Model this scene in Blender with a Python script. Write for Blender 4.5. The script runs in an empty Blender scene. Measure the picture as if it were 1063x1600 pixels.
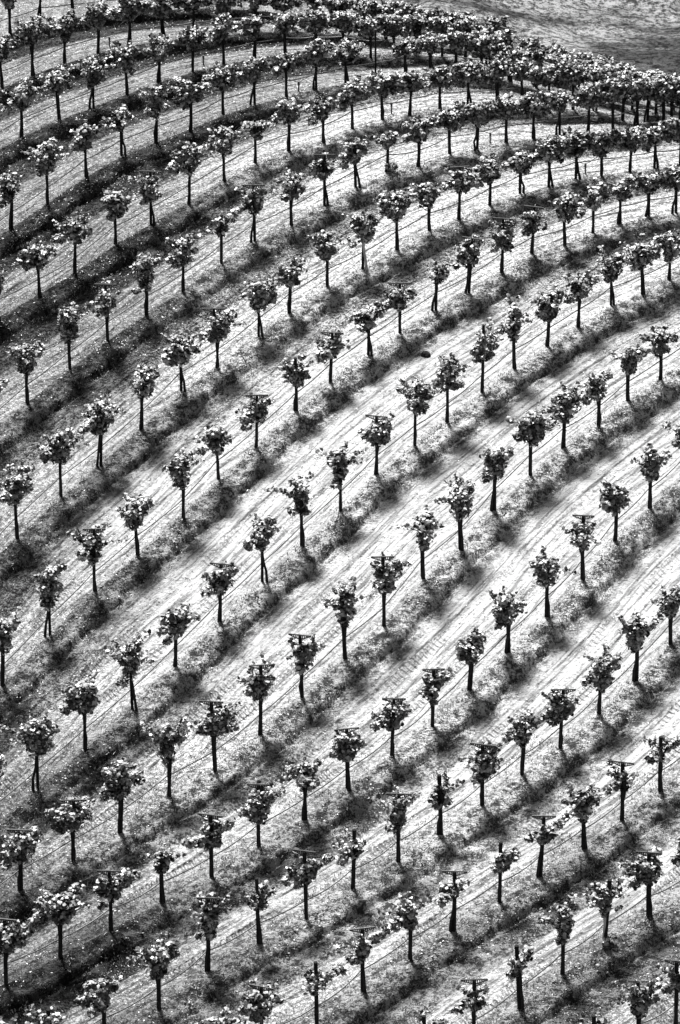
import bpy, math
import numpy as np
C = bpy.context
COL = C.scene.collection
rad = math.radians

# ------------------------------------------------------------ camera, sky, sun, exposure
PITCH = rad(27); DIST = 145.0
CAMZ = DIST * math.sin(PITCH); CAMY = -DIST * math.cos(PITCH)
cd = bpy.data.cameras.new('camera'); cam = bpy.data.objects.new('camera', cd); COL.objects.link(cam)
cam.location = (0, CAMY, CAMZ); cam.rotation_euler = (rad(90) - PITCH, 0, 0)
cd.sensor_fit = 'HORIZONTAL'; cd.sensor_width = 36.0
cd.lens = 36.0 * 63.0 * DIST / 1063.0
cd.clip_start = 1.0; cd.clip_end = 4000.0
cd.dof.use_dof = True; cd.dof.focus_distance = DIST; cd.dof.aperture_fstop = 10.0
C.scene.camera = cam

SUN_EL, SUN_AZ = 58.0, 19.0       # sun behind the hill, a little to the left of the view
world = bpy.data.worlds.new('World'); C.scene.world = world; world.use_nodes = True
wn = world.node_tree.nodes; wl = world.node_tree.links; wn.clear()
sky = wn.new('ShaderNodeTexSky'); sky.sky_type = 'NISHITA'; sky.sun_disc = False
sky.sun_elevation = rad(SUN_EL); sky.sun_rotation = rad(-SUN_AZ)
bw = wn.new('ShaderNodeRGBToBW'); bg = wn.new('ShaderNodeBackground'); wo = wn.new('ShaderNodeOutputWorld')
wl.new(sky.outputs[0], bw.inputs[0]); wl.new(bw.outputs[0], bg.inputs[0]); wl.new(bg.outputs[0], wo.inputs[0])
bg.inputs[1].default_value = 0.055
sd = bpy.data.lights.new('sun', 'SUN'); sun = bpy.data.objects.new('sun', sd); COL.objects.link(sun)
sd.energy = 5.0; sd.angle = rad(12); sd.color = (1, 1, 1)
sun.rotation_euler = (rad(90 - SUN_EL), 0, rad(180 + SUN_AZ))
sun.location = (-20, 60, 80)
vs = C.scene.view_settings
vs.view_transform = 'Standard'; vs.look = 'None'; vs.gamma = 1.0; vs.exposure = 1.35

# ------------------------------------------------------------ the hill
_yy = np.arange(-400, 900.01, .5)
_ks = [-400,-60,-30,-12,0,10,18,26,34,42,55,900]
_kv = [.02,.02,.05,.11,.16,.12,.02,-.09,-.17,-.20,-.22,-.22]
_sl = np.interp(_yy, _ks, _kv)
_k = np.hanning(17); _k /= _k.sum(); _sl = np.convolve(np.pad(_sl, 8, mode='edge'), _k, 'valid')
_z = np.concatenate([[0], np.cumsum((_sl[1:] + _sl[:-1]) / 2 * .5)]); _z -= np.interp(0, _yy, _z)
def softplus(x, w): return w * np.logaddexp(0, x / w)
def hill(X, Y):
    z = np.interp(Y, _yy, _z)
    yr = np.interp(X, [-60,-12,-2,3,6,9,14,40], [75,56,36,29.3,25.2,21.9,17.5,0])
    z = z - .38 * softplus(Y - yr, 2.0)
    return -20 + softplus(z + 20, 2.5)

VT = '1,5.48,-22.12,1.62,sp;1,6.51,-20.76,1.57,tp;1,7.37,-20.08,1.61,sb;2,0.71,-23.21,1.55,sb;2,1.81,-21.92,1.54,rp;2,2.92,-20.67,1.55,slb;2,3.95,-19.49,1.64,sp;2,4.95,-18.19,1.87,t;2,5.92,-17.12,1.71,tpf;2,6.94,-16.06,1.67,mb;2,7.95,-15.1,1.54,lr;3,-3.7,-22.92,1.45,m;3,-2.72,-21.92,1.62,m;3,-1.71,-20.97,1.6,wb;3,-0.51,-20.11,1.67,srp;3,0.5,-18.83,1.62,srb;3,1.56,-17.64,1.58,tl;3,2.56,-16.59,1.53,sb;3,3.61,-15.48,1.51,sp;3,4.56,-14.51,1.56,srb;3,5.56,-13.46,1.6,tl;3,6.51,-12.38,1.51,slb;3,7.42,-11.26,1.46,srp;3,8.34,-10.1,1.54,mX;4,-7.22,-22.3,1.72,m;4,-6.31,-21.63,1.51,lp;4,-5.16,-20.61,1.68,ml;4,-3.99,-19.49,1.68,tr;4,-2.92,-18.07,1.86,tb;4,-1.83,-17.07,1.68,sp;4,-0.76,-16.14,1.75,srlb;4,0.3,-15,1.54,sp;4,1.32,-13.98,1.75,tb;4,2.32,-12.9,1.56,sp;4,3.29,-11.78,1.58,mb;4,4.24,-10.61,1.66,lr;4,5.16,-9.55,1.53,wb;4,6.14,-8.21,1.65,w;4,7.07,-6.88,1.77,mr;4,7.95,-5.39,1.53,l;4,8.79,-3.96,1.58,mX;5,-7.4,-18.59,1.64,rb;5,-6.23,-17.57,1.74,w;5,-5.13,-16.54,1.52,rb;5,-4.03,-15.53,1.42,s;5,-2.92,-14.51,1.55,lrb;5,-1.87,-13.39,1.6,wb;5,-0.79,-12.35,1.59,t;5,0.17,-11.13,1.55,wb;5,1.21,-9.85,1.49,lb;5,2.18,-8.66,1.51,rb;5,3.1,-7.26,1.56,w;5,4.05,-5.72,1.58,w;5,4.99,-4.3,1.75,m;5,5.91,-2.78,1.72,b;5,6.79,-1.17,1.66,l;5,7.68,0.19,1.69,r;5,8.59,1.49,1.7,r;6,-8.22,-16.26,1.5,mX;6,-7.23,-15.05,1.54,wb;6,-6.1,-13.95,1.57,wb;6,-5.04,-12.85,1.86,w;6,-3.97,-11.48,1.95,tr;6,-2.92,-10.43,1.81,wb;6,-1.87,-9.02,1.84,wb;6,-0.9,-7.52,1.66,rb;6,0.12,-5.98,1.95,t;6,1.07,-4.69,1.87,rb;6,2.02,-2.7,1.79,tr;6,2.95,-1.54,1.87,m;6,3.84,0.11,1.79,r;6,4.76,1.57,1.82,wl;6,5.64,2.79,1.67,w;6,6.54,3.71,1.57,l;6,7.33,4.86,1.59,r;6,8.22,5.8,1.51,r;6,9.01,6.78,1.46,r;7,-7.95,-12.6,1.95,m;7,-7.02,-11.18,1.95,w;7,-5.99,-9.63,1.95,wl;7,-4.92,-8.03,1.86,t;7,-3.93,-6.29,1.67,w;7,-2.89,-4.48,1.55,rlb;7,-1.9,-2.86,1.78,l;7,-0.95,-1.39,1.82,t;7,0.02,0.05,1.78,t;7,0.92,1.62,1.59,wb;7,1.88,2.87,1.88,m;7,2.73,3.91,1.95,m;7,3.64,5.24,1.9,mp;7,4.46,6.33,1.85,lt;7,5.38,7.38,1.62,m;7,6.21,8.29,1.57,w;7,7.08,9.35,1.56,m;7,7.92,9.89,1.58,w;7,8.68,10.63,1.44,m;7,9.49,11.66,1.39,mX;8,-8.02,-7.06,1.9,rt;8,-6.99,-5.08,1.92,m;8,-5.99,-3.23,1.67,tb;8,-4.99,-1.76,1.59,w;8,-3.89,-0.3,1.88,t;8,-3.05,1.43,1.54,l;8,-2.1,2.79,1.45,lb;8,-1.1,4.4,1.48,lp;8,-0.24,5.71,1.38,wb;8,0.73,6.95,1.42,w;8,1.55,7.99,1.39,rlb;8,2.5,9.07,1.32,s;8,3.38,9.95,1.55,mb;8,4.28,10.99,1.55,mb;8,5.1,11.99,1.34,mb;8,5.96,12.4,1.51,m;8,6.75,13.1,1.47,w;8,7.5,13.6,1.33,m;8,8.28,14.04,1.37,w;8,9.02,14.24,1.39,m;8,9.77,14.4,1.46,mX;9,-8.93,-2.78,1.85,mX;9,-7.98,-1.07,1.86,wl;9,-6.96,0.7,1.83,wl;9,-6,1.98,1.91,wl;9,-5.01,3.6,1.82,r;9,-4.06,5.3,1.57,wl;9,-3.13,6.39,1.64,wlb;9,-2.11,7.83,1.64,m;9,-1.31,8.97,1.52,l;9,-0.33,10.31,1.6,m;9,0.6,11.15,1.72,m;9,1.5,12.13,1.78,w;9,2.37,13.24,1.45,m;9,3.2,13.84,1.51,wb;9,4.04,14.65,1.43,m;9,4.86,15.37,1.26,w;9,5.65,15.75,1.47,w;9,6.4,16.23,1.44,w;9,7.1,16.44,1.4,w;9,7.9,16.71,1.38,m;9,8.57,16.99,1.35,w;9,9.28,17.22,1.38,w;9,9.95,17.28,1.39,mX;10,-8.85,3.29,1.62,r;10,-7.98,4.72,1.75,r;10,-6.95,6.3,1.82,t;10,-6.02,7.62,1.57,tb;10,-5.03,8.88,1.71,t;10,-4.1,10.05,1.62,tl;10,-3.14,11.49,1.54,s;10,-2.27,12.64,1.6,lb;10,-1.31,13.48,1.57,m;10,-0.42,14.65,1.46,mb;10,0.42,15.74,1.39,m;10,1.3,16.69,1.34,s;10,2.15,17.01,1.53,m;10,2.99,17.84,1.44,w;10,3.76,18.05,1.48,m;10,4.55,18.53,1.51,w;10,5.31,18.86,1.45,m;10,6.06,19.16,1.43,m;10,6.87,19.4,1.49,w;10,7.54,19.57,1.76,w;10,8.26,20.19,1.54,w;10,9.01,20.74,1.52,w;10,9.75,21.26,1.45,w;11,-8.92,8.76,1.38,m;11,-7.89,9.79,1.6,w;11,-6.97,10.92,1.76,l;11,-5.96,12.5,1.58,m;11,-5.06,13.59,1.53,mb;11,-4.05,14.72,1.84,l;11,-3.15,16.09,1.68,l;11,-2.3,17.21,1.44,s;11,-1.39,18,1.62,w;11,-0.47,18.55,1.39,m;11,0.33,19.52,1.49,w;11,1.16,20.16,1.46,m;11,1.96,20.49,1.37,w;11,2.77,20.98,1.37,m;11,3.56,21.24,1.39,w;11,4.37,21.33,1.41,m;11,5.07,21.54,1.39,m;11,5.82,21.11,1.39,w;11,6.49,21.16,1.52,w;11,7.15,21.18,1.51,w;11,7.88,20.73,1.43,w;11,8.57,20.86,1.43,w;11,9.26,21.09,1.41,w;11,9.88,21,1.43,w;12,-9.69,11.99,1.76,mX;12,-8.76,13.34,1.68,m;12,-7.86,14.68,1.95,w;12,-6.91,16.37,1.59,w;12,-5.98,17.71,1.48,m;12,-5.04,18.55,1.75,t;12,-4.11,19.34,1.61,w;12,-3.26,20.57,1.52,w;12,-2.38,21.19,1.54,w;12,-1.51,21.83,1.37,s;12,-0.67,22.39,1.55,m;12,0.15,22.91,1.36,w;12,1.84,23.75,1.15,m;12,2.55,23.91,1.19,m;12,3.29,23.98,1.33,w;12,4.01,23.78,1.33,w;12,4.76,23.45,1.15,w;12,5.53,23.03,1.15,m;12,6.21,22.88,1.15,w;12,6.88,22.53,1.15,w;12,7.52,22.26,1.15,m;12,8.2,21.9,1.15,w;12,8.84,21.63,1.15,w;12,9.51,21.43,1.15,w;13,-9.65,17.58,1.8,w;13,-8.75,18.94,1.68,w;13,-7.8,20.11,1.63,w;13,-6.87,21,1.54,m;13,-5.98,22.03,1.53,m;13,-5.08,23.05,1.4,w;13,-4.17,23.86,1.41,w;13,-3.3,24.53,1.53,w;13,-2.42,25.05,1.35,m;13,-1.58,25.52,1.34,m;13,-0.69,25.6,1.38,w;13,0.08,25.62,1.32,w;13,0.87,25.29,1.3,w;13,1.53,25.45,1.34,w;13,2.2,25.53,1.3,m;13,2.91,25.45,1.26,w;13,3.59,25.42,1.22,w;13,4.17,25.12,1.15,w;13,4.8,24.89,1.15,wb;13,5.43,24.46,1.15,w;13,6.11,24.11,1.15,m;13,6.77,23.69,1.15,w;13,7.39,23.38,1.15,w;13,8.1,23.12,1.15,m;13,8.74,23.09,1.15,w;13,9.36,22.86,1.15,w;14,-10.3,21.38,1.74,mX;14,-9.52,22.59,1.67,w;14,-8.71,23.59,1.81,w;14,-7.81,24.64,1.59,w;14,-6.9,25.51,1.67,w;14,-6.01,26.3,1.58,w;14,-5.11,26.73,1.6,m;14,-4.21,27.05,1.59,w;14,-3.35,27.31,1.43,m;14,-2.45,27.59,1.39,m;14,-1.6,27.75,1.35,w;14,-0.73,27.65,1.39,w;14,0.06,27.57,1.23,w;14,0.71,27.37,1.21,w;14,1.34,27.18,1.15,w;14,1.96,27.1,1.15,w;14,2.59,26.92,1.15,w;14,3.25,26.81,1.15,w;14,3.88,26.8,1.15,w;14,4.49,26.83,1.15,w;15,-10.4,26.3,1.58,mX;15,-9.54,27.37,1.65,m;15,-8.69,28.5,1.72,m;15,-7.8,29.12,1.74,m;15,-6.92,29.47,1.64,m;15,-6.06,29.83,1.55,m;15,-5.18,30.05,1.49,w;15,-4.34,30.21,1.45,w;15,-3.41,30.23,1.45,w;15,-2.46,29.99,1.53,w;15,-1.53,29.78,1.61,w;15,-0.59,29.43,1.52,w;15,0.53,29.39,1.6,w'
VINES = [(int(a[0]), float(a[1]), float(a[2]), float(a[3]), a[4]) for a in (v.split(',') for v in VT.split(';'))]
EXTRA = [('riser', -6.61, 26.17), ('riser', -3.88, 24.53), ('riser', -1.16, 22.28), ('riser', 1.43, 20.63), ('riser', 4.13, 18.61), ('riser', 6.67, 16.56), ('pole', 1.0, 23.4), ('clod', 2.21, 7.14)]
NR = 15
XS = np.arange(-60, 60.01, .1)
ROWY = []
for r in range(1, NR + 1):
    pts = sorted((v[1], v[2]) for v in VINES if v[0] == r)
    px = np.array([p[0] for p in pts]); py = np.array([p[1] for p in pts])
    m0 = (py[min(3, len(py)-1)] - py[0]) / (px[min(3, len(px)-1)] - px[0]); m1 = (py[-1] - py[-min(4, len(py))]) / (px[-1] - px[-min(4, len(px))])
    px = np.concatenate([[-70], px, [70]]); py = np.concatenate([[py[0] + m0 * (-70 - px[1])], py, [py[-1] + m1 * (70 - px[-2])]])
    y = np.interp(XS, px, py)
    k = np.hanning(41); k /= k.sum()
    ROWY.append(np.convolve(np.pad(y, 20, mode='edge'), k, 'valid'))
for r in range(1, NR):                      # rows never cross outside the frame
    ROWY[r] = np.maximum(ROWY[r], ROWY[r-1] + .8)
SLOPE = [np.gradient(y, XS) for y in ROWY]
ARC = [np.concatenate([[0], np.cumsum(np.hypot(np.diff(XS), np.diff(y)))]) for y in ROWY]
def row_y(r, x): return np.interp(x, XS, ROWY[r-1])
def row_dir(r, x):
    m = float(np.interp(x, XS, SLOPE[r-1])); return math.atan(m)

def sstep(a, b, x):
    t = np.clip((x - a) / (b - a), 0, 1); return t * t * (3 - 2 * t)
def fields(X, Y):
    """u: metres downhill of the nearest row above, g: width of that alley, s: metres along it"""
    X = np.asarray(X, float); Y = np.asarray(Y, float)
    u = np.full(X.shape, 9.0); g = np.full(X.shape, 2.8); s = X * 1.6
    done = np.zeros(X.shape, bool)
    prev = None
    for r in range(NR):
        yr = np.interp(X, XS, ROWY[r]); m = np.interp(X, XS, SLOPE[r]); c = 1 / np.sqrt(1 + m * m)
        sel = (~done) & (Y <= yr)
        gap = (yr - prev) * c if prev is not None else np.full(X.shape, 2.8)
        u = np.where(sel, (yr - Y) * c, u); g = np.where(sel, gap, g)
        s = np.where(sel, np.interp(X, XS, ARC[r]) - (yr - Y) * m * c, s)
        done |= sel; prev = yr
    u = np.where(done, u, 1.6); g = np.where(done, g, 2.8)
    u = np.where(u > g, np.mod(u, g), u)
    return u, g, s
_rng = np.random.default_rng(5)
_N = _rng.random((256, 256))
def vnoise(x, y):
    xi = np.floor(x).astype(int); yi = np.floor(y).astype(int); fx = x - xi; fy = y - yi
    fx = fx*fx*(3-2*fx); fy = fy*fy*(3-2*fy)
    a = _N[xi & 255, yi & 255]; b = _N[(xi+1) & 255, yi & 255]; c = _N[xi & 255, (yi+1) & 255]; d = _N[(xi+1) & 255, (yi+1) & 255]
    return (a*(1-fx)+b*fx)*(1-fy)+(c*(1-fx)+d*fx)*fy - .5
def micro(X, Y, u, g, s):
    w = vnoise(s * .7, u * .0 + 3.1) * .16
    uu = u + w * np.clip(u, 0, 1)
    b = np.clip(g / 2.6, .35, 1.0)
    e_ = vnoise(s * 2.3, 0 * s + 5.5) * .16; lip = (.50 + e_) * b; toe = lip + .10 * b
    dp = .12 + vnoise(s * .35, g * 0 + 1.7) * .08; d = -.04 * np.clip(uu / lip, 0, 1) - dp * b * sstep(lip, toe, uu)
    d = d - .06 * b * np.exp(-((uu - toe - .03) / .06) ** 2)
    back = np.clip((uu - toe) / np.maximum(g - toe, .1), 0, 1)
    d = d + (.04 + dp * b) * back
    for c0 in (.47, .78):
        d = d - .035 * b * np.exp(-((u / g - c0) * g / .15) ** 2) + .018 * b * np.exp(-((u / g - c0) * g / .27 - 1) ** 2 * 3)
    rough = vnoise(X * 9, Y * 9) * .035 + vnoise(X * 3.1 + 7, Y * 3.1) * .05 + vnoise(s * .9, u * 4) * .03
    edge = sstep(.0, .12, u) * sstep(0, .12, g - u)
    return d * 1.0, rough * (.35 + .65 * edge) * np.where(u < toe + .1, 1.2, .55)
def inside(X, Y):
    yr = np.interp(X, [-60,-12,-2,3,6,9,14,40], [75,56,36,29.3,25.2,21.9,17.5,0])
    return (1 - sstep(0, 3, Y - yr)) * (1 - sstep(11.5, 14, np.abs(X)))
def ground_z(X, Y, full=False):
    X = np.asarray(X, float); Y = np.asarray(Y, float)
    u, g, s = fields(X, Y)
    d, rgh = micro(X, Y, u, g, s)
    m = inside(X, Y)
    far = sstep(34, 60, Y)
    lump = (vnoise(X * .05 + 9, Y * .07) * 2.2 + vnoise(X * .2, Y * .3 + 4) * .7 + vnoise(X * .8, Y * .9) * .3) * far
    z = hill(X, Y) + (d + rgh) * m + lump
    return (z, u, g, s) if full else z
def gz(x, y): return float(ground_z(np.array([x]), np.array([y]))[0])

# ------------------------------------------------------------ materials
def mat(name):
    m = bpy.data.materials.new(name); m.use_nodes = True
    nt = m.node_tree; nt.nodes.clear()
    return m, nt, nt.nodes, nt.links
def grey(v): return (v, v, v, 1)
def nmath(N, L, op, a, b=None, clamp=False):
    n = N.new('ShaderNodeMath'); n.operation = op; n.use_clamp = clamp
    for i, v in enumerate((a, b)):
        if v is None: continue
        if isinstance(v, (int, float)): n.inputs[i].default_value = v
        else: L.new(v, n.inputs[i])
    return n.outputs[0]
def noise(N, L, vec, scale, detail=2, rough=.5, dist=0):
    n = N.new('ShaderNodeTexNoise'); n.inputs['Scale'].default_value = scale
    n.inputs['Detail'].default_value = detail; n.inputs['Roughness'].default_value = rough; n.inputs['Distortion'].default_value = dist
    L.new(vec, n.inputs['Vector']); return n.outputs[0]
def maprange(N, L, v, a, b, c=0, d=1, smooth=True):
    n = N.new('ShaderNodeMapRange'); n.interpolation_type = 'SMOOTHSTEP' if smooth else 'LINEAR'
    L.new(v, n.inputs[0])
    for i, q in enumerate((a, b, c, d)): n.inputs[i+1].default_value = q
    return n.outputs[0]
def mix(N, L, f, a, b):
    n = N.new('ShaderNodeMix'); n.data_type = 'FLOAT'
    for i, v in ((0, f), (2, a), (3, b)):
        if isinstance(v, (int, float)): n.inputs[i].default_value = v
        else: L.new(v, n.inputs[i])
    return n.outputs[0]
def finish(N, L, col, rough, bump=None, bstr=.5, bdist=.02, spec=.3):
    p = N.new('ShaderNodeBsdfPrincipled'); o = N.new('ShaderNodeOutputMaterial')
    if isinstance(col, (int, float)): p.inputs['Base Color'].default_value = grey(col)
    else:
        cb = N.new('ShaderNodeCombineColor')
        for i in range(3): L.new(col, cb.inputs[i])
        L.new(cb.outputs[0], p.inputs['Base Color'])
    p.inputs['Roughness'].default_value = rough
    p.inputs['Specular IOR Level'].default_value = spec
    if bump is not None:
        b = N.new('ShaderNodeBump'); b.inputs['Strength'].default_value = bstr; b.inputs['Distance'].default_value = bdist
        L.new(bump, b.inputs['Height']); L.new(b.outputs[0], p.inputs['Normal'])
    L.new(p.outputs[0], o.inputs[0]); return p
def attr(N, name):
    a = N.new('ShaderNodeAttribute'); a.attribute_name = name; return a.outputs['Fac']

def ground_material():
    m, nt, N, L = mat('vineyard_soil_and_dry_grass')
    pos = N.new('ShaderNodeNewGeometry').outputs['Position']
    u = attr(N, 'u'); g = attr(N, 'g'); s = attr(N, 's'); dust = attr(N, 'dust'); inn = attr(N, 'vineyard')
    v = nmath(N, L, 'DIVIDE', u, g)
    cx = N.new('ShaderNodeCombineXYZ'); L.new(s, cx.inputs[0]); L.new(nmath(N, L, 'MULTIPLY', u, 3.5), cx.inputs[1])
    along = cx.outputs[0]
    big = noise(N, L, pos, .55, 4, .6)
    midn = noise(N, L, pos, 3.2, 5, .65)
    fine = noise(N, L, pos, 11, 3, .7)
    grain = noise(N, L, pos, 30, 2, .7)
    streak = noise(N, L, along, 2.6, 5, .7)
    # weed strip under the vines: from the row line to the toe of the bank, and a little uphill of the row
    uw = nmath(N, L, 'ADD', u, nmath(N, L, 'MULTIPLY', nmath(N, L, 'SUBTRACT', midn, .5), .9))
    wide = attr(N, 'wide')
    uw = nmath(N, L, 'SUBTRACT', uw, nmath(N, L, 'MULTIPLY', wide, .46))
    strip = nmath(N, L, 'SUBTRACT', 1.0, maprange(N, L, uw, .45, 1.2))
    up = nmath(N, L, 'SUBTRACT', g, u)
    upw = nmath(N, L, 'ADD', up, nmath(N, L, 'MULTIPLY', nmath(N, L, 'SUBTRACT', midn, .5), .5))
    upw = nmath(N, L, 'SUBTRACT', upw, nmath(N, L, 'MULTIPLY', wide, .28))
    strip2 = nmath(N, L, 'MULTIPLY', nmath(N, L, 'SUBTRACT', 1.0, maprange(N, L, upw, .05, .42)), .8)
    strip = nmath(N, L, 'MAXIMUM', strip, nmath(N, L, 'MULTIPLY', strip2, mix(N, L, wide, .3, .85)))
    # bare dusty alley vs. mown grassy alley
    speck = maprange(N, L, mix(N, L, .18, mix(N, L, .5, fine, grain), streak), .47, .55)
    alley_grass = nmath(N, L, 'MULTIPLY', mix(N, L, speck, .04, .62), mix(N, L, attr(N, 'vignette'), 1.0, .16))
    alley_dust = mix(N, L, maprange(N, L, nmath(N, L, 'ADD', mix(N, L, .5, fine, streak), nmath(N, L, 'MULTIPLY', grain, .15)), .43, .57), .13, .37)
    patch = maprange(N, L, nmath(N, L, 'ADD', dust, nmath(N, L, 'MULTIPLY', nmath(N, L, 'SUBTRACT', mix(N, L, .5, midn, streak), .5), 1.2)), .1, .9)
    # the worn lane on the uphill side of every alley, paler and smoother than the tufted lower side
    lane = maprange(N, L, nmath(N, L, 'ADD', v, nmath(N, L, 'MULTIPLY', nmath(N, L, 'SUBTRACT', midn, .5), .30)), .47, .60)
    lane_col = nmath(N, L, 'MULTIPLY', mix(N, L, speck, .18, .60), mix(N, L, attr(N, 'vignette'), 1.0, .44))
    alley_grass = mix(N, L, lane, nmath(N, L, 'MULTIPLY', alley_grass, .62), lane_col)
    alley = mix(N, L, patch, alley_grass, alley_dust)
    speck2 = maprange(N, L, mix(N, L, .4, mix(N, L, .45, fine, grain), midn), .455, .555)
    weed = nmath(N, L, 'MULTIPLY', mix(N, L, speck2, .05, .46), mix(N, L, attr(N, 'vignette'), 1.0, .10))
    cz = N.new('ShaderNodeCombineXYZ'); L.new(nmath(N, L, 'MULTIPLY', s, .5), cz.inputs[0]); L.new(nmath(N, L, 'MULTIPLY', u, 8.0), cz.inputs[1])
    line = noise(N, L, cz.outputs[0], 1.0, 4, .65, .3)
    alley = nmath(N, L, 'MULTIPLY', alley, maprange(N, L, line, .34, .56, .40, 1.12))
    for c1, w1 in ((.40, .04), (.62, .035), (.72, .04), (.80, .025), (.90, .03)):
        d1 = nmath(N, L, 'ABSOLUTE', nmath(N, L, 'SUBTRACT', nmath(N, L, 'ADD', v, nmath(N, L, 'MULTIPLY', nmath(N, L, 'SUBTRACT', line, .5), .03)), c1))
        k1 = nmath(N, L, 'SUBTRACT', 1.0, maprange(N, L, nmath(N, L, 'MULTIPLY', d1, g), w1 * .4, w1 * 1.2))
        k1 = nmath(N, L, 'MULTIPLY', k1, maprange(N, L, noise(N, L, along, .8 + c1, 4, .7), .42, .58))
        alley = nmath(N, L, 'MULTIPLY', alley, mix(N, L, k1, 1.0, .38))
    vine = mix(N, L, strip, alley, weed)
    # tread pattern of the tyres, pressed into the wheel tracks
    tr = None
    for c0 in (.47, .78):
        d = nmath(N, L, 'MULTIPLY', nmath(N, L, 'ABSOLUTE', nmath(N, L, 'SUBTRACT', v, c0)), g)
        k = nmath(N, L, 'SUBTRACT', 1.0, maprange(N, L, d, .12, .19))
        tr = k if tr is None else nmath(N, L, 'MAXIMUM', tr, k)
    lug = nmath(N, L, 'SINE', nmath(N, L, 'MULTIPLY', nmath(N, L, 'ADD', nmath(N, L, 'ADD', s, nmath(N, L, 'MULTIPLY', u, .55)), nmath(N, L, 'MULTIPLY', midn, .14)), 36.0))
    trk = nmath(N, L, 'MULTIPLY', tr, maprange(N, L, noise(N, L, along, .38, 2), .47, .56))
    trk = nmath(N, L, 'MULTIPLY', trk, attr(N, 'tread'))
    lugb = nmath(N, L, 'MULTIPLY', nmath(N, L, 'MULTIPLY', lug, trk), .42)
    # the far fields: dry pasture, darker scrub patches painted in place of relief shade
    mp = N.new('ShaderNodeMapping'); mp.inputs['Scale'].default_value = (.06, .12, .06); L.new(pos, mp.inputs[0])
    f1 = noise(N, L, mp.outputs[0], 1.0, 4, .6, .6)
    mp2 = N.new('ShaderNodeMapping'); mp2.inputs['Scale'].default_value = (.40, .75, .40); L.new(pos, mp2.inputs[0])
    f2 = noise(N, L, mp2.outputs[0], 1.0, 6, .75, .4)
    farc = mix(N, L, maprange(N, L, mix(N, L, .35, f1, f2), .43, .57), .025, .14)
    fin = noise(N, L, pos, 3.5, 5, .9)
    farc = nmath(N, L, 'MULTIPLY', farc, maprange(N, L, fin, .43, .57, .15, 1.8))
    col = mix(N, L, inn, farc, vine)
    h = nmath(N, L, 'ADD', nmath(N, L, 'MULTIPLY', fine, mix(N, L, strip, .9, 2.0)), nmath(N, L, 'MULTIPLY', midn, .6))
    h = nmath(N, L, 'ADD', h, nmath(N, L, 'MULTIPLY', lugb, 2.4))
    h = nmath(N, L, 'ADD', h, nmath(N, L, 'MULTIPLY', grain, .5))
    finish(N, L, col, .95, h, 1.0, .06, .05)
    return m

def leaf_material(name, lo, hi, spec=.5, rough=.42, trans=.0, pw=1.0):
    m, nt, N, L = mat(name)
    geo = N.new('ShaderNodeNewGeometry')
    n = noise(N, L, geo.outputs['Position'], 7.0, 3, .7)
    r = nmath(N, L, 'ADD', nmath(N, L, 'MULTIPLY', geo.outputs['Random Per Island'], .65), nmath(N, L, 'MULTIPLY', n, .35))
    c = mix(N, L, nmath(N, L, 'POWER', maprange(N, L, r, .12, .88, 0, 1, False), pw), lo, hi)
    p = finish(N, L, c, rough, None, spec=spec)
    if trans:
        o = [k for k in N if k.type == 'OUTPUT_MATERIAL'][0]
        t = N.new('ShaderNodeBsdfTranslucent'); cb = N.new('ShaderNodeCombineColor')
        for i in range(3): L.new(c, cb.inputs[i])
        L.new(cb.outputs[0], t.inputs[0])
        ms = N.new('ShaderNodeMixShader'); ms.inputs[0].default_value = trans
        L.new(p.outputs[0], ms.inputs[1]); L.new(t.outputs[0], ms.inputs[2]); L.new(ms.outputs[0], o.inputs[0])
    return m
def bark_material(name, lo, hi, scale=18):
    m, nt, N, L = mat(name)
    tc = N.new('ShaderNodeTexCoord').outputs['Object']
    mp = N.new('ShaderNodeMapping'); mp.inputs['Scale'].default_value = (1, 1, .18); L.new(tc, mp.inputs[0])
    n = noise(N, L, mp.outputs[0], scale, 5, .7)
    finish(N, L, maprange(N, L, n, .3, .7, lo, hi), .85, n, .7, .01, .1)
    return m
M_GROUND = ground_material()
M_LEAF = leaf_material('vine_leaf', .003, .55, rough=.40, spec=.5, pw=2.4, trans=.06)
M_GRASS = leaf_material('dry_grass', .02, .55, .2, .6)
M_WEED = leaf_material('green_weed', .01, .28, .4, .45)
M_LITTER = leaf_material('straw_litter', .25, .75, .1, .8)
M_POST = bark_material('weathered_dark_post', .004, .018)
M_TRUNK = bark_material('vine_bark', .005, .028, 24)
M_PALE = bark_material('pale_trunk_sleeve', .25, .45)
def metal_material():
    m, nt, N, L = mat('dark_galvanised_metal')
    n = noise(N, L, N.new('ShaderNodeTexCoord').outputs['Object'], 25, 3)
    p = finish(N, L, maprange(N, L, n, .3, .7, .02, .06), .55, None); p.inputs['Metallic'].default_value = .4
    return m
def hose_material():
    m, nt, N, L = mat('black_polythene_hose')
    n = noise(N, L, N.new('ShaderNodeTexCoord').outputs['Object'], 6, 3)
    finish(N, L, maprange(N, L, n, .3, .7, .012, .05), .45, None, spec=.5)
    return m
M_METAL = metal_material(); M_HOSE = hose_material()
M_CLOD = bark_material('dark_clod', .006, .03)

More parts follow.
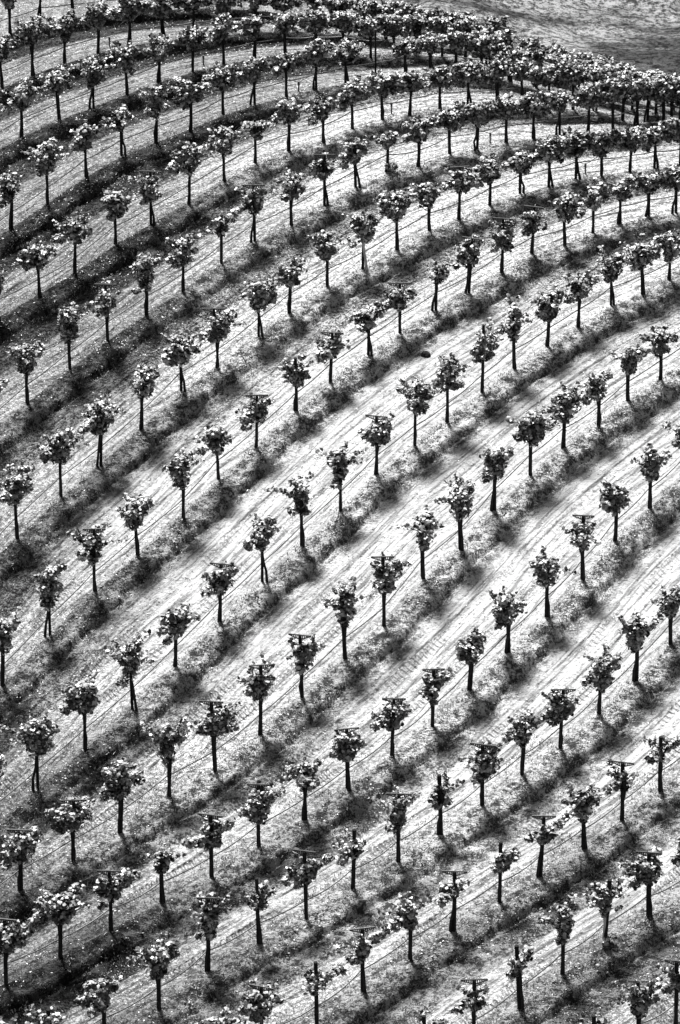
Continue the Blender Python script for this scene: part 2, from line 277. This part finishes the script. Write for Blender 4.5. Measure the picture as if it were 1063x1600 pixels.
# ------------------------------------------------------------ mesh helpers
def mesh(name, V, F, m, smooth=False):
    me = bpy.data.meshes.new(name)
    V = np.asarray(V, np.float32)
    if isinstance(F, np.ndarray):
        n, k = F.shape
        me.vertices.add(len(V)); me.vertices.foreach_set('co', V.ravel())
        me.loops.add(n * k); me.loops.foreach_set('vertex_index', F.astype(np.int32).ravel())
        me.polygons.add(n); me.polygons.foreach_set('loop_start', np.arange(0, n * k, k, dtype=np.int32))
        me.polygons.foreach_set('loop_total', np.full(n, k, np.int32)); me.update(calc_edges=True)
    else:
        me.from_pydata(V.tolist(), [], F); me.update()
    if smooth: me.polygons.foreach_set('use_smooth', np.ones(len(me.polygons), bool))
    me.materials.append(m)
    return me
def link(name, me, parent=None, loc=None):
    o = bpy.data.objects.new(name, me); COL.objects.link(o)
    if parent: o.parent = parent
    if loc is not None: o.location = loc
    return o
class MB:
    def __init__(self): self.v = []; self.f = []
    def tube(self, pts, rads, n=7, cap=True, jit=0, rng=None):
        pts = np.asarray(pts, float); base = len(self.v)
        for i, p in enumerate(pts):
            t = pts[min(i+1, len(pts)-1)] - pts[max(i-1, 0)]; t = t / (np.linalg.norm(t) + 1e-9)
            a = np.cross(t, [0.3, 1, .1]) if abs(t[1]) < .9 else np.cross(t, [1, 0, 0.1])
            a /= np.linalg.norm(a); b = np.cross(t, a)
            for j in range(n):
                q = 2 * math.pi * j / n; rr = rads[i] * (1 + (jit * (rng.random() - .5) if jit else 0))
                self.v.append(tuple(p + rr * (math.cos(q) * a + math.sin(q) * b)))
        for i in range(len(pts) - 1):
            for j in range(n):
                k = (j + 1) % n
                self.f.append((base+i*n+j, base+i*n+k, base+(i+1)*n+k, base+(i+1)*n+j))
        if cap:
            self.f.append(tuple(base + j for j in range(n))[::-1]); self.f.append(tuple(base + (len(pts)-1)*n + j for j in range(n)))
    def prism(self, poly, y0, y1):     # polygon in x,z extruded along y
        b = len(self.v); n = len(poly)
        for y in (y0, y1):
            for (x, z) in poly: self.v.append((x, y, z))
        self.f.append(tuple(range(b, b+n))); self.f.append(tuple(range(b+2*n-1, b+n-1, -1)))
        for i in range(n):
            j = (i+1) % n; self.f.append((b+i, b+n+i, b+n+j, b+j))
    def box(self, x0, x1, y0, y1, z0, z1): self.prism([(x0,z0),(x1,z0),(x1,z1),(x0,z1)], y0, y1)
    def mesh(self, name, m, smooth=False): return mesh(name, self.v, self.f, m, smooth)

LEAF2D = np.array([(0,-.42),(.30,-.52),(.52,-.12),(.40,.22),(.20,.30),(0,.62),(-.20,.30),(-.40,.22),(-.52,-.12),(-.30,-.52)])
def leaves(P, Nrm, size, rng):
    """P (n,3) centres, Nrm (n,3) normals -> vertices and triangles of lobed, slightly cupped leaves"""
    n = len(P); Nrm = Nrm / np.linalg.norm(Nrm, axis=1, keepdims=True)
    R = rng.normal(size=(n, 3)); R[:, 2] -= 1.2          # tips hang down
    T = R - (R * Nrm).sum(1, keepdims=True) * Nrm; T /= np.linalg.norm(T, axis=1, keepdims=True)
    B = np.cross(Nrm, T)
    k = len(LEAF2D)
    x = LEAF2D[:, 0][None] * (1 + rng.normal(0, .1, (n, k))); y = LEAF2D[:, 1][None] * (1 + rng.normal(0, .1, (n, k)))
    cup = -(np.abs(x)) * rng.uniform(-.1, .7, (n, 1)) - y * y * rng.uniform(-.2, .6, (n, 1))
    s = size[:, None]
    V = P[:, None] + (s * x)[..., None] * B[:, None] + (s * y)[..., None] * T[:, None] + (s * cup)[..., None] * Nrm[:, None]
    V = np.concatenate([P[:, None], V], axis=1).reshape(-1, 3)
    i = np.arange(k); tri = np.stack([np.zeros(k, int), 1 + i, 1 + (i + 1) % k], 1)
    F = (tri[None] + (np.arange(n) * (k + 1))[:, None, None]).reshape(-1, 3)
    return V, F
def blob(rng, n, c, r, up=.9):
    d = rng.normal(size=(n, 3)); d /= np.linalg.norm(d, axis=1, keepdims=True)
    q = rng.uniform(.35, 1.0, (n, 1)) ** .5
    P = np.array(c) + d * q * np.array(r)
    f = np.clip(d[:, 2:3] * 1.6 + .45, 0, 1)                 # upper leaves lie open to the sky, lower ones hang
    Nn = d * .6 + np.array([0, 0, 1.0]) * (.1 + 1.15 * f) + rng.normal(0, .36, (n, 3))
    return P, Nn

# ------------------------------------------------------------ ground sheet
def axis(lo, hi, step, far_lo, far_hi, gr=1.12):
    a = list(np.arange(lo, hi + 1e-6, step)); s = step
    while a[-1] < far_hi: s = s * gr; a.append(a[-1] + s)
    b = []; s = step; x = lo
    while x > far_lo: s = s * gr; x -= s; b.append(x)
    return np.array(b[::-1] + a)
ax = axis(-11.4, 11.4, .055, -1500, 1500, 1.10); ay = axis(-27, 40, .055, -1200, 2600, 1.045)
GX, GY = np.meshgrid(ax, ay)
Z, U, G, S = ground_z(GX, GY, True)
nx, ny = len(ax), len(ay)
idx = np.arange(nx * ny).reshape(ny, nx)
F = np.stack([idx[:-1, :-1], idx[:-1, 1:], idx[1:, 1:], idx[1:, :-1]], -1).reshape(-1, 4)
me = mesh('ground', np.stack([GX, GY, Z], -1).reshape(-1, 3), F, M_GROUND, True)
inn = inside(GX, GY)
# bare dust in the worn middle, grassier flanks, shade painted in towards the edges
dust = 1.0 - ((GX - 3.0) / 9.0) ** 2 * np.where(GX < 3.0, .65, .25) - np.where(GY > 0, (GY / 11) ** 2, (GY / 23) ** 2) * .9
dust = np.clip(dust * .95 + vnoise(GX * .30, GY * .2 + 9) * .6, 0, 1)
vignette = np.clip(((GX - 3.0) / 11.0) ** 2 * np.where(GX < 3.0, .80, .3) + np.where(GY > -2, ((GY + 2) / 36) ** 2, ((GY + 2) / 24) ** 2) + np.where((GX < 0) & (GY > 5), (-GX / 10) * (GY - 5) / 22, 0) * 1.3 + vnoise(GX * .35, GY * .3 + 2) * .6, 0, 1.2)  # fall-off away from the centre, corner shade put into the ground colour
wide = 1 - sstep(-16, -5, GY)
tread = np.clip(.2 + .8 * (1 - sstep(-12, 4, GY)), 0, 1)
for nm, arr in (('u', U), ('g', G), ('s', S), ('dust', dust), ('vignette', vignette), ('wide', wide), ('vineyard', inn), ('tread', tread)):
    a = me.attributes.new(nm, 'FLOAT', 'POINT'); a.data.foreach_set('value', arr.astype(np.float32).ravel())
gr = link('ground', me); gr['kind'] = 'structure'; gr['label'] = 'terraced dry hillside falling away to rough pasture behind'

# ------------------------------------------------------------ grapevines
ROWNAME = {i: ('corner row' if i == 1 else '%d%s row' % (i, {2:'nd',3:'rd'}.get(i, 'th'))) for i in range(1, 16)}
def ordn(n):
    if 10 <= n % 100 <= 20: return '%dth' % n
    return '%d%s' % (n, {1:'st',2:'nd',3:'rd'}.get(n % 10, 'th'))
def crown(rng, H, th, kind, row=1):
    """leaf positions of one vine: th = direction of its row"""
    d = np.array([math.cos(th), math.sin(th), 0]); Ps = []; Ns = []
    s = H / 1.55
    small = 's' in kind; tall = 't' in kind; wide = 'w' in kind; big = 'm' in kind or wide
    top = (.95 if row <= 4 or small else 1.0 if row < 5 or row > 9 else 1.03) * H if ('b' in kind or 'p' in kind) else .99 * H
    if small: c, r, n = (0,0,.685*H), (.23,.22,.18*H), 170
    elif tall: c, r, n = (0,0,.69*H), (.27,.25,.29*H), 280
    elif wide: c, r, n = (0,0,.70*H), (.38,.33,.25*H), 360
    else: c, r, n = (0,0,.69*H), (.32,.29,.26*H), 270
    if 'b' in kind and not small: c = (0,0,.70*H)
    sc_ = min(1.0, (H / 1.55) ** 1.3) * (.88 if row >= 12 else 1); r = (r[0] * sc_ * rng.uniform(.66, 1.0), r[1] * sc_ * rng.uniform(.7, 1.0), r[2] * rng.uniform(.85, 1.08))
    c = (c[0] + rng.normal(0,.03), c[1] + rng.normal(0,.03), c[2])
    a, b = blob(rng, n, c, r); Ps.append(a); Ns.append(b)
    # secondary lumps so that no crown is a ball
    for k in range(8 if big else 4):
        q = rng.uniform(-1, 1) * r[0] * 1.6
        cc = np.array(c) + d * q + np.array([rng.normal(0,.07), rng.normal(0,.07), rng.uniform(-.8, .9) * r[2]])
        a, b = blob(rng, 42, cc, np.array((.16,.15,.14)) * rng.uniform(.6, 1.15)); Ps.append(a); Ns.append(b)
    # shoots standing up or arching out, with leaves strung along them
    canes = []
    for k in range(rng.integers(7, 13) if not small else 5):
        az = th + rng.choice([0, math.pi]) + rng.normal(0, .8)
        p0 = np.array(c) + np.array([math.cos(az), math.sin(az), 0]) * r[0] * .4
        L = rng.uniform(.22, .52) * s * (1.25 if tall else 1)
        el = rng.uniform(.5, 1.4)
        v = np.array([math.cos(az) * math.cos(el), math.sin(az) * math.cos(el), math.sin(el)])
        pts = [p0 + v * L * t + np.array([0, 0, -.22 * L * t * t]) for t in np.linspace(0, 1.25, 6)]
        pts = [np.array([p[0], p[1], min(p[2], top + .09)]) for p in pts]
        canes.append(pts)
        for p in pts[1:]:
            m = 5
            Ps.append(p + rng.normal(0, .035, (m, 3))); Ns.append(np.array([0, 0, 1.0]) + rng.normal(0, .6, (m, 3)))
    arms = []
    for ch, sg in (('l', -1), ('r', 1)):
        ln = 0
        if ch in kind: ln = rng.uniform(.62, .85)
        elif wide: ln = rng.uniform(.45, .70)
        elif rng.random() < .35 and not tall: ln = rng.uniform(.3, .45)
        ln *= sc_
        arms.append((sg, max(ln, .22)))
        if ln:
            for t in np.arange(.25, ln, .13):
                cc = d * sg * t + np.array([0, 0, .70 * H + rng.normal(0, .045) + .04 * t])
                a, b = blob(rng, 34, cc, (.12,.11,.13)) if rng.random() < .85 else blob(rng, 8, cc, (.1,.1,.1)); Ps.append(a); Ns.append(b)
    P = np.concatenate(Ps); Nn = np.concatenate(Ns)
    keep = (P[:, 2] > .36 * H) & (P[:, 2] < top + rng.uniform(0, .12, len(P)))
    if rng.random() < .9:                          # a random bite out of one side: gaps where the ground shows
        az = rng.uniform(0, 6.28); cc = np.array([math.cos(az) * r[0], math.sin(az) * r[0], c[2] + rng.uniform(-.15, .2)])
        keep &= np.linalg.norm(P - cc, axis=1) > rng.uniform(.12, .22)
    return P[keep], Nn[keep], canes, arms
def look(kind, H):
    w = 'sparse' if 's' in kind else 'narrow' if 't' in kind else 'bushy' if 'w' in kind else 'leafy'
    e = ' below bare crossarm' if 'b' in kind else ' with bare tip' if 'p' in kind else ''
    return w, e
GRP = 'grapevines planted along the contour rows'
count = {}
for vi, (r, x, y, H, kind) in enumerate(VINES):
    if 'X' in kind: continue
    rng = np.random.default_rng(1000 + vi * 7)
    count[r] = count.get(r, 0) + 1
    z = gz(x, y); th = row_dir(r, x)
    root = bpy.data.objects.new('grapevine', None); COL.objects.link(root); root.location = (x, y, z)
    root.empty_display_size = .2
    w, e = look(kind, H)
    root['label'] = ('%s grapevine%s, %s from left in %s' % (w, e, ordn(count[r]),
                     'the bottom right corner row' if r == 1 else 'the %s from bottom right' % ROWNAME[r]))
    root['category'] = 'grapevine'; root['group'] = GRP
    # post
    front = r <= 6
    pr = (.047 if front else .038) * rng.uniform(.9, 1.1)
    hp = H if ('b' in kind or 'p' in kind) else H * .9
    mb = MB(); lean = rng.normal(0, .02, 2)
    zs = np.linspace(-.25, hp, 8); mb.tube([(lean[0]*q, lean[1]*q, q) for q in zs], [pr*(1+rng.normal(0,.03)) for _ in zs], 7)
    link('post', mb.mesh('post', M_POST), root)
    # trunk: its own foot beside the post, joins it, climbs to the head
    fo = rng.choice([-1, 1]) * rng.choice([.35, 1.0]) * (rng.uniform(.03, .12) if not front else rng.uniform(.02, .08)); az = rng.uniform(-.5, .5)
    fx, fy = fo * math.cos(az), fo * math.sin(az) - .02
    zb = gz(x + fx, y + fy) - z
    tp = [(fx*1.05, fy, zb - .12), (fx, fy, zb + .03), (fx*.8+rng.normal(0,.012), fy*.8, .16*H), (fx*.35, fy*.4-pr*.7, .30*H), (rng.normal(0,.015), -pr*1.1, .46*H), (rng.normal(0,.02), -pr*.9, .58*H), (0, -.01, .68*H)]
    tr = [.044,.038,.033,.032,.036,.043,.052]
    if front: tr = [q*1.12 for q in tr]
    tb = MB(); tb.tube(tp, tr, 7, True, .28, rng)
    pale = 'f' in kind or (r == 9 and abs(x - 0.62) < .4)
    trunk = link('trunk', tb.mesh('trunk', M_PALE if pale else M_TRUNK), root)
    if pale: trunk['label'] = 'pale dusty trunk'
    P, Nn, canes, arms = crown(rng, H, th, kind, r)
    d = np.array([math.cos(th), math.sin(th), 0])
    for sg, ln in arms:
        cb_ = MB()
        pts = [np.array([0, -.01, .66*H]) + d*sg*ln*t*.9 + np.array([0, 0, .045*math.sin(t*3)+.03*t]) + rng.normal(0, .01, 3) for t in np.linspace(0, 1, 6)]
        cb_.tube(pts, np.linspace(.030, .012, 6), 6)
        link('cordon', cb_.mesh('cordon', M_TRUNK), root)
    V, Fc = leaves(P, Nn, rng.uniform(.060, .118, len(P)), rng)
    cb_ = MB()
    for pts in canes: cb_.tube(pts, np.linspace(.008, .003, len(pts)), 4, False)
    q = np.array(cb_.f) + len(V); nl = len(Fc)
    V = np.concatenate([V, np.array(cb_.v)]); Fc = np.concatenate([Fc, q[:, [0, 1, 2]], q[:, [0, 2, 3]]])
    fm = mesh('foliage', V, Fc, M_LEAF); fm.materials.append(M_TRUNK)
    mi = np.zeros(len(Fc), np.int32); mi[nl:] = 1; fm.polygons.foreach_set('material_index', mi)
    link('foliage', fm, root)
    if 'f' in kind or (r == 10 and abs(x - 1.37) < .3):
        a, b = blob(rng, 60, (.10, -.05, .16), (.2,.16,.16)); a[:, 2] = np.abs(a[:, 2])
        V, Fc = leaves(a, b, rng.uniform(.07, .12, 60), rng)
        link('sucker_leaves', mesh('sucker_leaves', V, Fc, M_LEAF), root)
    if 'b' in kind :
        L_ = .29 * rng.uniform(.9, 1.05); cm = MB(); y0, y1 = -.014, .014
        zt = H if 'b' in kind or 'p' in kind else H * .9
        cm.prism([(-L_, -.016), (L_, -.016), (L_, .010), (-L_, .010)], y0, y1)
        cm.prism([(-L_, -.030), (-.035, -.118), (-.035, -.096), (-L_, -.013)], y0 + .003, y1 - .003)
        cm.prism([(.035, -.118), (L_, -.030), (L_, -.013), (.035, -.096)], y0 + .003, y1 - .003)
        for q in np.linspace(-.88, .88, 12):
            hq = .030 + (.118 - .030) * (1 - abs(q)) / 1.0
            cm.box(q*L_ - .012, q*L_ + .012, y0 + .005, y1 - .005, -hq + .004, -.015)
        o = link('crossarm', cm.mesh('crossarm', M_METAL), root, (lean[0]*zt, lean[1]*zt, zt + .014))
        o.rotation_euler = (rng.normal(0, .04), rng.normal(0, .05), th * .35 - .42 + rng.normal(0, .1))

# ------------------------------------------------------------ drip hoses and wires, one of each along every row
for r in range(1, NR + 1):
    vs_ = sorted([(v[1], v[2], v[3]) for v in VINES if v[0] == r])
    hose = MB(); wire = MB(); hp = []; hr = []
    rng = np.random.default_rng(50 + r)
    for i, (x, y, H) in enumerate(vs_):
        th = row_dir(r, x); off = .062 if r <= 6 else .05
        a = np.array([x + math.sin(th)*off*-1, y + math.cos(th)*off, gz(x, y) + .47 + rng.normal(0, .02)])
        if hp:
            p0 = hp[-1]; sag = rng.uniform(.03, .10) if r <= 5 else rng.uniform(.01, .04)
            for t in np.linspace(0, 1, 9)[1:-1]: hp.append(p0 * (1-t) + a * t + np.array([0, 0, -4 * sag * t * (1-t)]))
        hp.append(a)
    hose.tube(hp, [.016] * len(hp), 5)
    o = link('drip_hose', hose.mesh('drip_hose', M_HOSE, True))
    nm = 'the row cut by the bottom right corner' if r == 1 else 'the %s from bottom right' % ROWNAME[r]
    o['label'] = 'black drip hose strung knee high along %s' % nm; o['category'] = 'drip hose'; o['group'] = 'drip hoses along the vine rows'
    wp = [np.array([x + math.sin(row_dir(r, x))*.045, y - math.cos(row_dir(r, x))*.045, gz(x, y) + .66 * 1.5]) for x, y, H in vs_]
    wire.tube(wp, [.0035] * len(wp), 4)
    o = link('trellis_wire', wire.mesh('trellis_wire', M_METAL))
    o['label'] = 'thin trellis wire running through crowns of %s' % nm; o['category'] = 'wire'; o['group'] = 'trellis wires along the vine rows'

# ------------------------------------------------------------ risers, the lone stake, the clod
k = 0
RL = ['far left', 'second from the left', 'third from the left', 'third from the right', 'second from the right', 'far right']
for nm, x, y in EXTRA:
    z = gz(x, y); rng = np.random.default_rng(int(abs(x) * 97))
    if nm == 'riser':
        root = bpy.data.objects.new('irrigation_riser', None); COL.objects.link(root); root.location = (x, y, z)
        root['label'] = 'short black irrigation riser on upper slope, %s of the six' % RL[k]; root['category'] = 'irrigation riser'; root['group'] = 'irrigation risers on the upper slope'; k += 1
        mb = MB(); mb.tube([(0,0,-.1),(0,0,.26)], [.022,.022], 8); mb.tube([(0,0,.20),(0,0,.30)], [.032,.030], 8); link('riser_pipe', mb.mesh('riser_pipe', M_HOSE), root)
        mb = MB(); mb.tube([(-.0,0,.27),(-.12,.0,.31),(-.30,.05,.36),(-.46,.12,.42)], [.012]*4, 6); link('feeder_hose', mb.mesh('feeder_hose', M_HOSE), root)
        mb = MB(); mb.tube([(.0,0,.27),(.12,.1,.30),(.34,.35,.34)], [.010]*3, 6); link('feeder_hose', mb.mesh('feeder_hose', M_HOSE), root)
    elif nm == 'pole':
        root = bpy.data.objects.new('tall_stake', None); COL.objects.link(root); root.location = (x, y, z)
        root['label'] = 'tall thin bare stake without leaves among far upper vines'; root['category'] = 'stake'
        mb = MB(); mb.tube([(0,0,-.2),(0,0,1.42)], [.03,.026], 8); link('shaft', mb.mesh('shaft', M_POST), root)
        mb = MB(); mb.tube([(0,0,1.42),(0,0,1.47)], [.042,.036], 8); link('cap', mb.mesh('cap', M_METAL), root)
    else:
        u_ = np.linspace(0, 2*math.pi, 11)[:-1]; V = []; Fc = []
        for i, (rr, zz) in enumerate(((.10,-.03),(.11,.03),(.085,.08),(.035,.11))):
            for q in u_: V.append((rr*1.2*math.cos(q)*(1+rng.normal(0,.12)), rr*math.sin(q)*(1+rng.normal(0,.12)), zz + rng.normal(0,.008)))
        for i in range(3):
            for j in range(10): Fc.append((i*10+j, i*10+(j+1)%10, (i+1)*10+(j+1)%10, (i+1)*10+j))
        Fc.append(tuple(range(30, 40)))
        o = link('earth_clod', mesh('earth_clod', V, Fc, M_CLOD), None, (x, y, z))
        o['label'] = 'dark earth clod lying alone in the pale alley'; o['category'] = 'clod'

# ------------------------------------------------------------ ground cover
def scatter(n, seed, ufun):
    rng = np.random.default_rng(seed)
    X = rng.uniform(-11.3, 11.3, n); Y = rng.uniform(-26.5, 40, n)
    u, g, s = fields(X, Y)
    k = (rng.random(n) < ufun(u, g, X, Y)) & (inside(X, Y) > .6) & (np.abs(X) < 8.6 + (Y + 25) * .045)
    return X[k], Y[k], rng
def blades(name, X, Y, rng, hlo, hhi, wd, m, label, tilt=.5):
    n = len(X); z = ground_z(X, Y); h = rng.uniform(hlo, hhi, n)
    az = rng.uniform(0, 6.283, n); w = rng.uniform(.6, 1.3, n) * wd
    bx = np.cos(az) * w; by = np.sin(az) * w
    tx = rng.normal(0, tilt, n) * h; ty = rng.normal(0, tilt, n) * h
    P = np.stack([X, Y, z - .01], 1)
    V = np.stack([P + np.stack([bx, by, 0*h], 1), P - np.stack([bx, by, 0*h], 1), P + np.stack([tx*.4 - bx*.7, ty*.4 - by*.7, h*.6], 1), P + np.stack([tx*.4 + bx*.7, ty*.4 + by*.7, h*.6], 1), P + np.stack([tx, ty, h], 1)], 1).reshape(-1, 3)
    b = np.arange(n)[:, None] * 5
    Fc = np.concatenate([b + np.array([0,1,2]), b + np.array([0,2,3]), b + np.array([3,2,4])])
    o = link(name, mesh(name, V, Fc, m)); o['kind'] = 'stuff'; o['label'] = label
    return o
def toe(g): return .62 * np.clip(g / 2.6, .35, 1)
def patchy(X, Y, f=2.2, a=.5): return np.clip(.5 + a * 3 * vnoise(X * f, Y * f) + a * 2 * vnoise(X * f * 3, Y * f * 3), 0, 1)
def clump(X, Y, rng, k, sd):
    return np.repeat(X, k) + rng.normal(0, sd, len(X) * k), np.repeat(Y, k) + rng.normal(0, sd, len(X) * k)
X, Y, rng = scatter(150000, 11, lambda u, g, X, Y: np.where((u < toe(g) + .22 + .5 * (Y < -9)) | (g - u < .15 + .5 * (Y < -9)), patchy(X, Y), 0))
X, Y = clump(X, Y, rng, 4, .035)
blades('strip_grass', X, Y, rng, .02, .085, .009, M_GRASS, 'tufted dry grass in the unmown strips beneath the vines')
X, Y, rng = scatter(90000, 12, lambda u, g, X, Y: patchy(X, Y, 1.1, .7) * .55)
X, Y = clump(X, Y, rng, 3, .03)
blades('alley_grass', X, Y, rng, .012, .05, .009, M_GRASS, 'short mown stubble scattered over the alleys', .8)
# broad-leaved weeds along the bank
X, Y, rng = scatter(60000, 13, lambda u, g, X, Y: np.where((u > .12) & (u < toe(g) + .12), np.clip(patchy(X, Y, 1.0, .9) * 1.6 - .98, 0, 1) * np.where((Y > -4) & (X > -3), .25, .75), 0))
X, Y = clump(X, Y, rng, 5, .05)
P = np.stack([X, Y, ground_z(X, Y) + rng.uniform(.0, .07, len(X))], 1)
Nn = np.array([0, 0, 1.0]) + rng.normal(0, .6, (len(X), 3))
def simple_leaves(P, Nn, size, rng):
    n = len(P); Nn = Nn / np.linalg.norm(Nn, axis=1, keepdims=True)
    R = rng.normal(size=(n, 3)); T = R - (R*Nn).sum(1, keepdims=True)*Nn; T /= np.linalg.norm(T, axis=1, keepdims=True); B = np.cross(Nn, T)
    q = np.array([(-1, 0), (0, -.5), (1, 0), (0, .5)])
    V = (P[:, None] + size[:, None, None] * (q[None, :, :1] * T[:, None] + q[None, :, 1:] * B[:, None])).reshape(-1, 3)
    return V, (np.arange(n)[:, None] * 4 + np.arange(4)[None])
V, Fc = simple_leaves(P, Nn, rng.uniform(.015, .05, len(P)), rng)
o = link('bank_weeds', mesh('bank_weeds', V, Fc, M_WEED)); o['kind'] = 'stuff'; o['label'] = 'low leafy weeds along the terrace banks'
X, Y, rng = scatter(120000, 14, lambda u, g, X, Y: patchy(X, Y, .8, .6) * .6)
P = np.stack([X, Y, ground_z(X, Y) + .012], 1); Nn = np.array([0, 0, 1.0]) + rng.normal(0, .35, (len(X), 3))
V, Fc = simple_leaves(P, Nn, rng.uniform(.012, .035, len(P)), rng)
o = link('straw_litter', mesh('straw_litter', V, Fc, M_LITTER)); o['kind'] = 'stuff'; o['label'] = 'pale straw and fallen leaf flakes strewn on the soil'
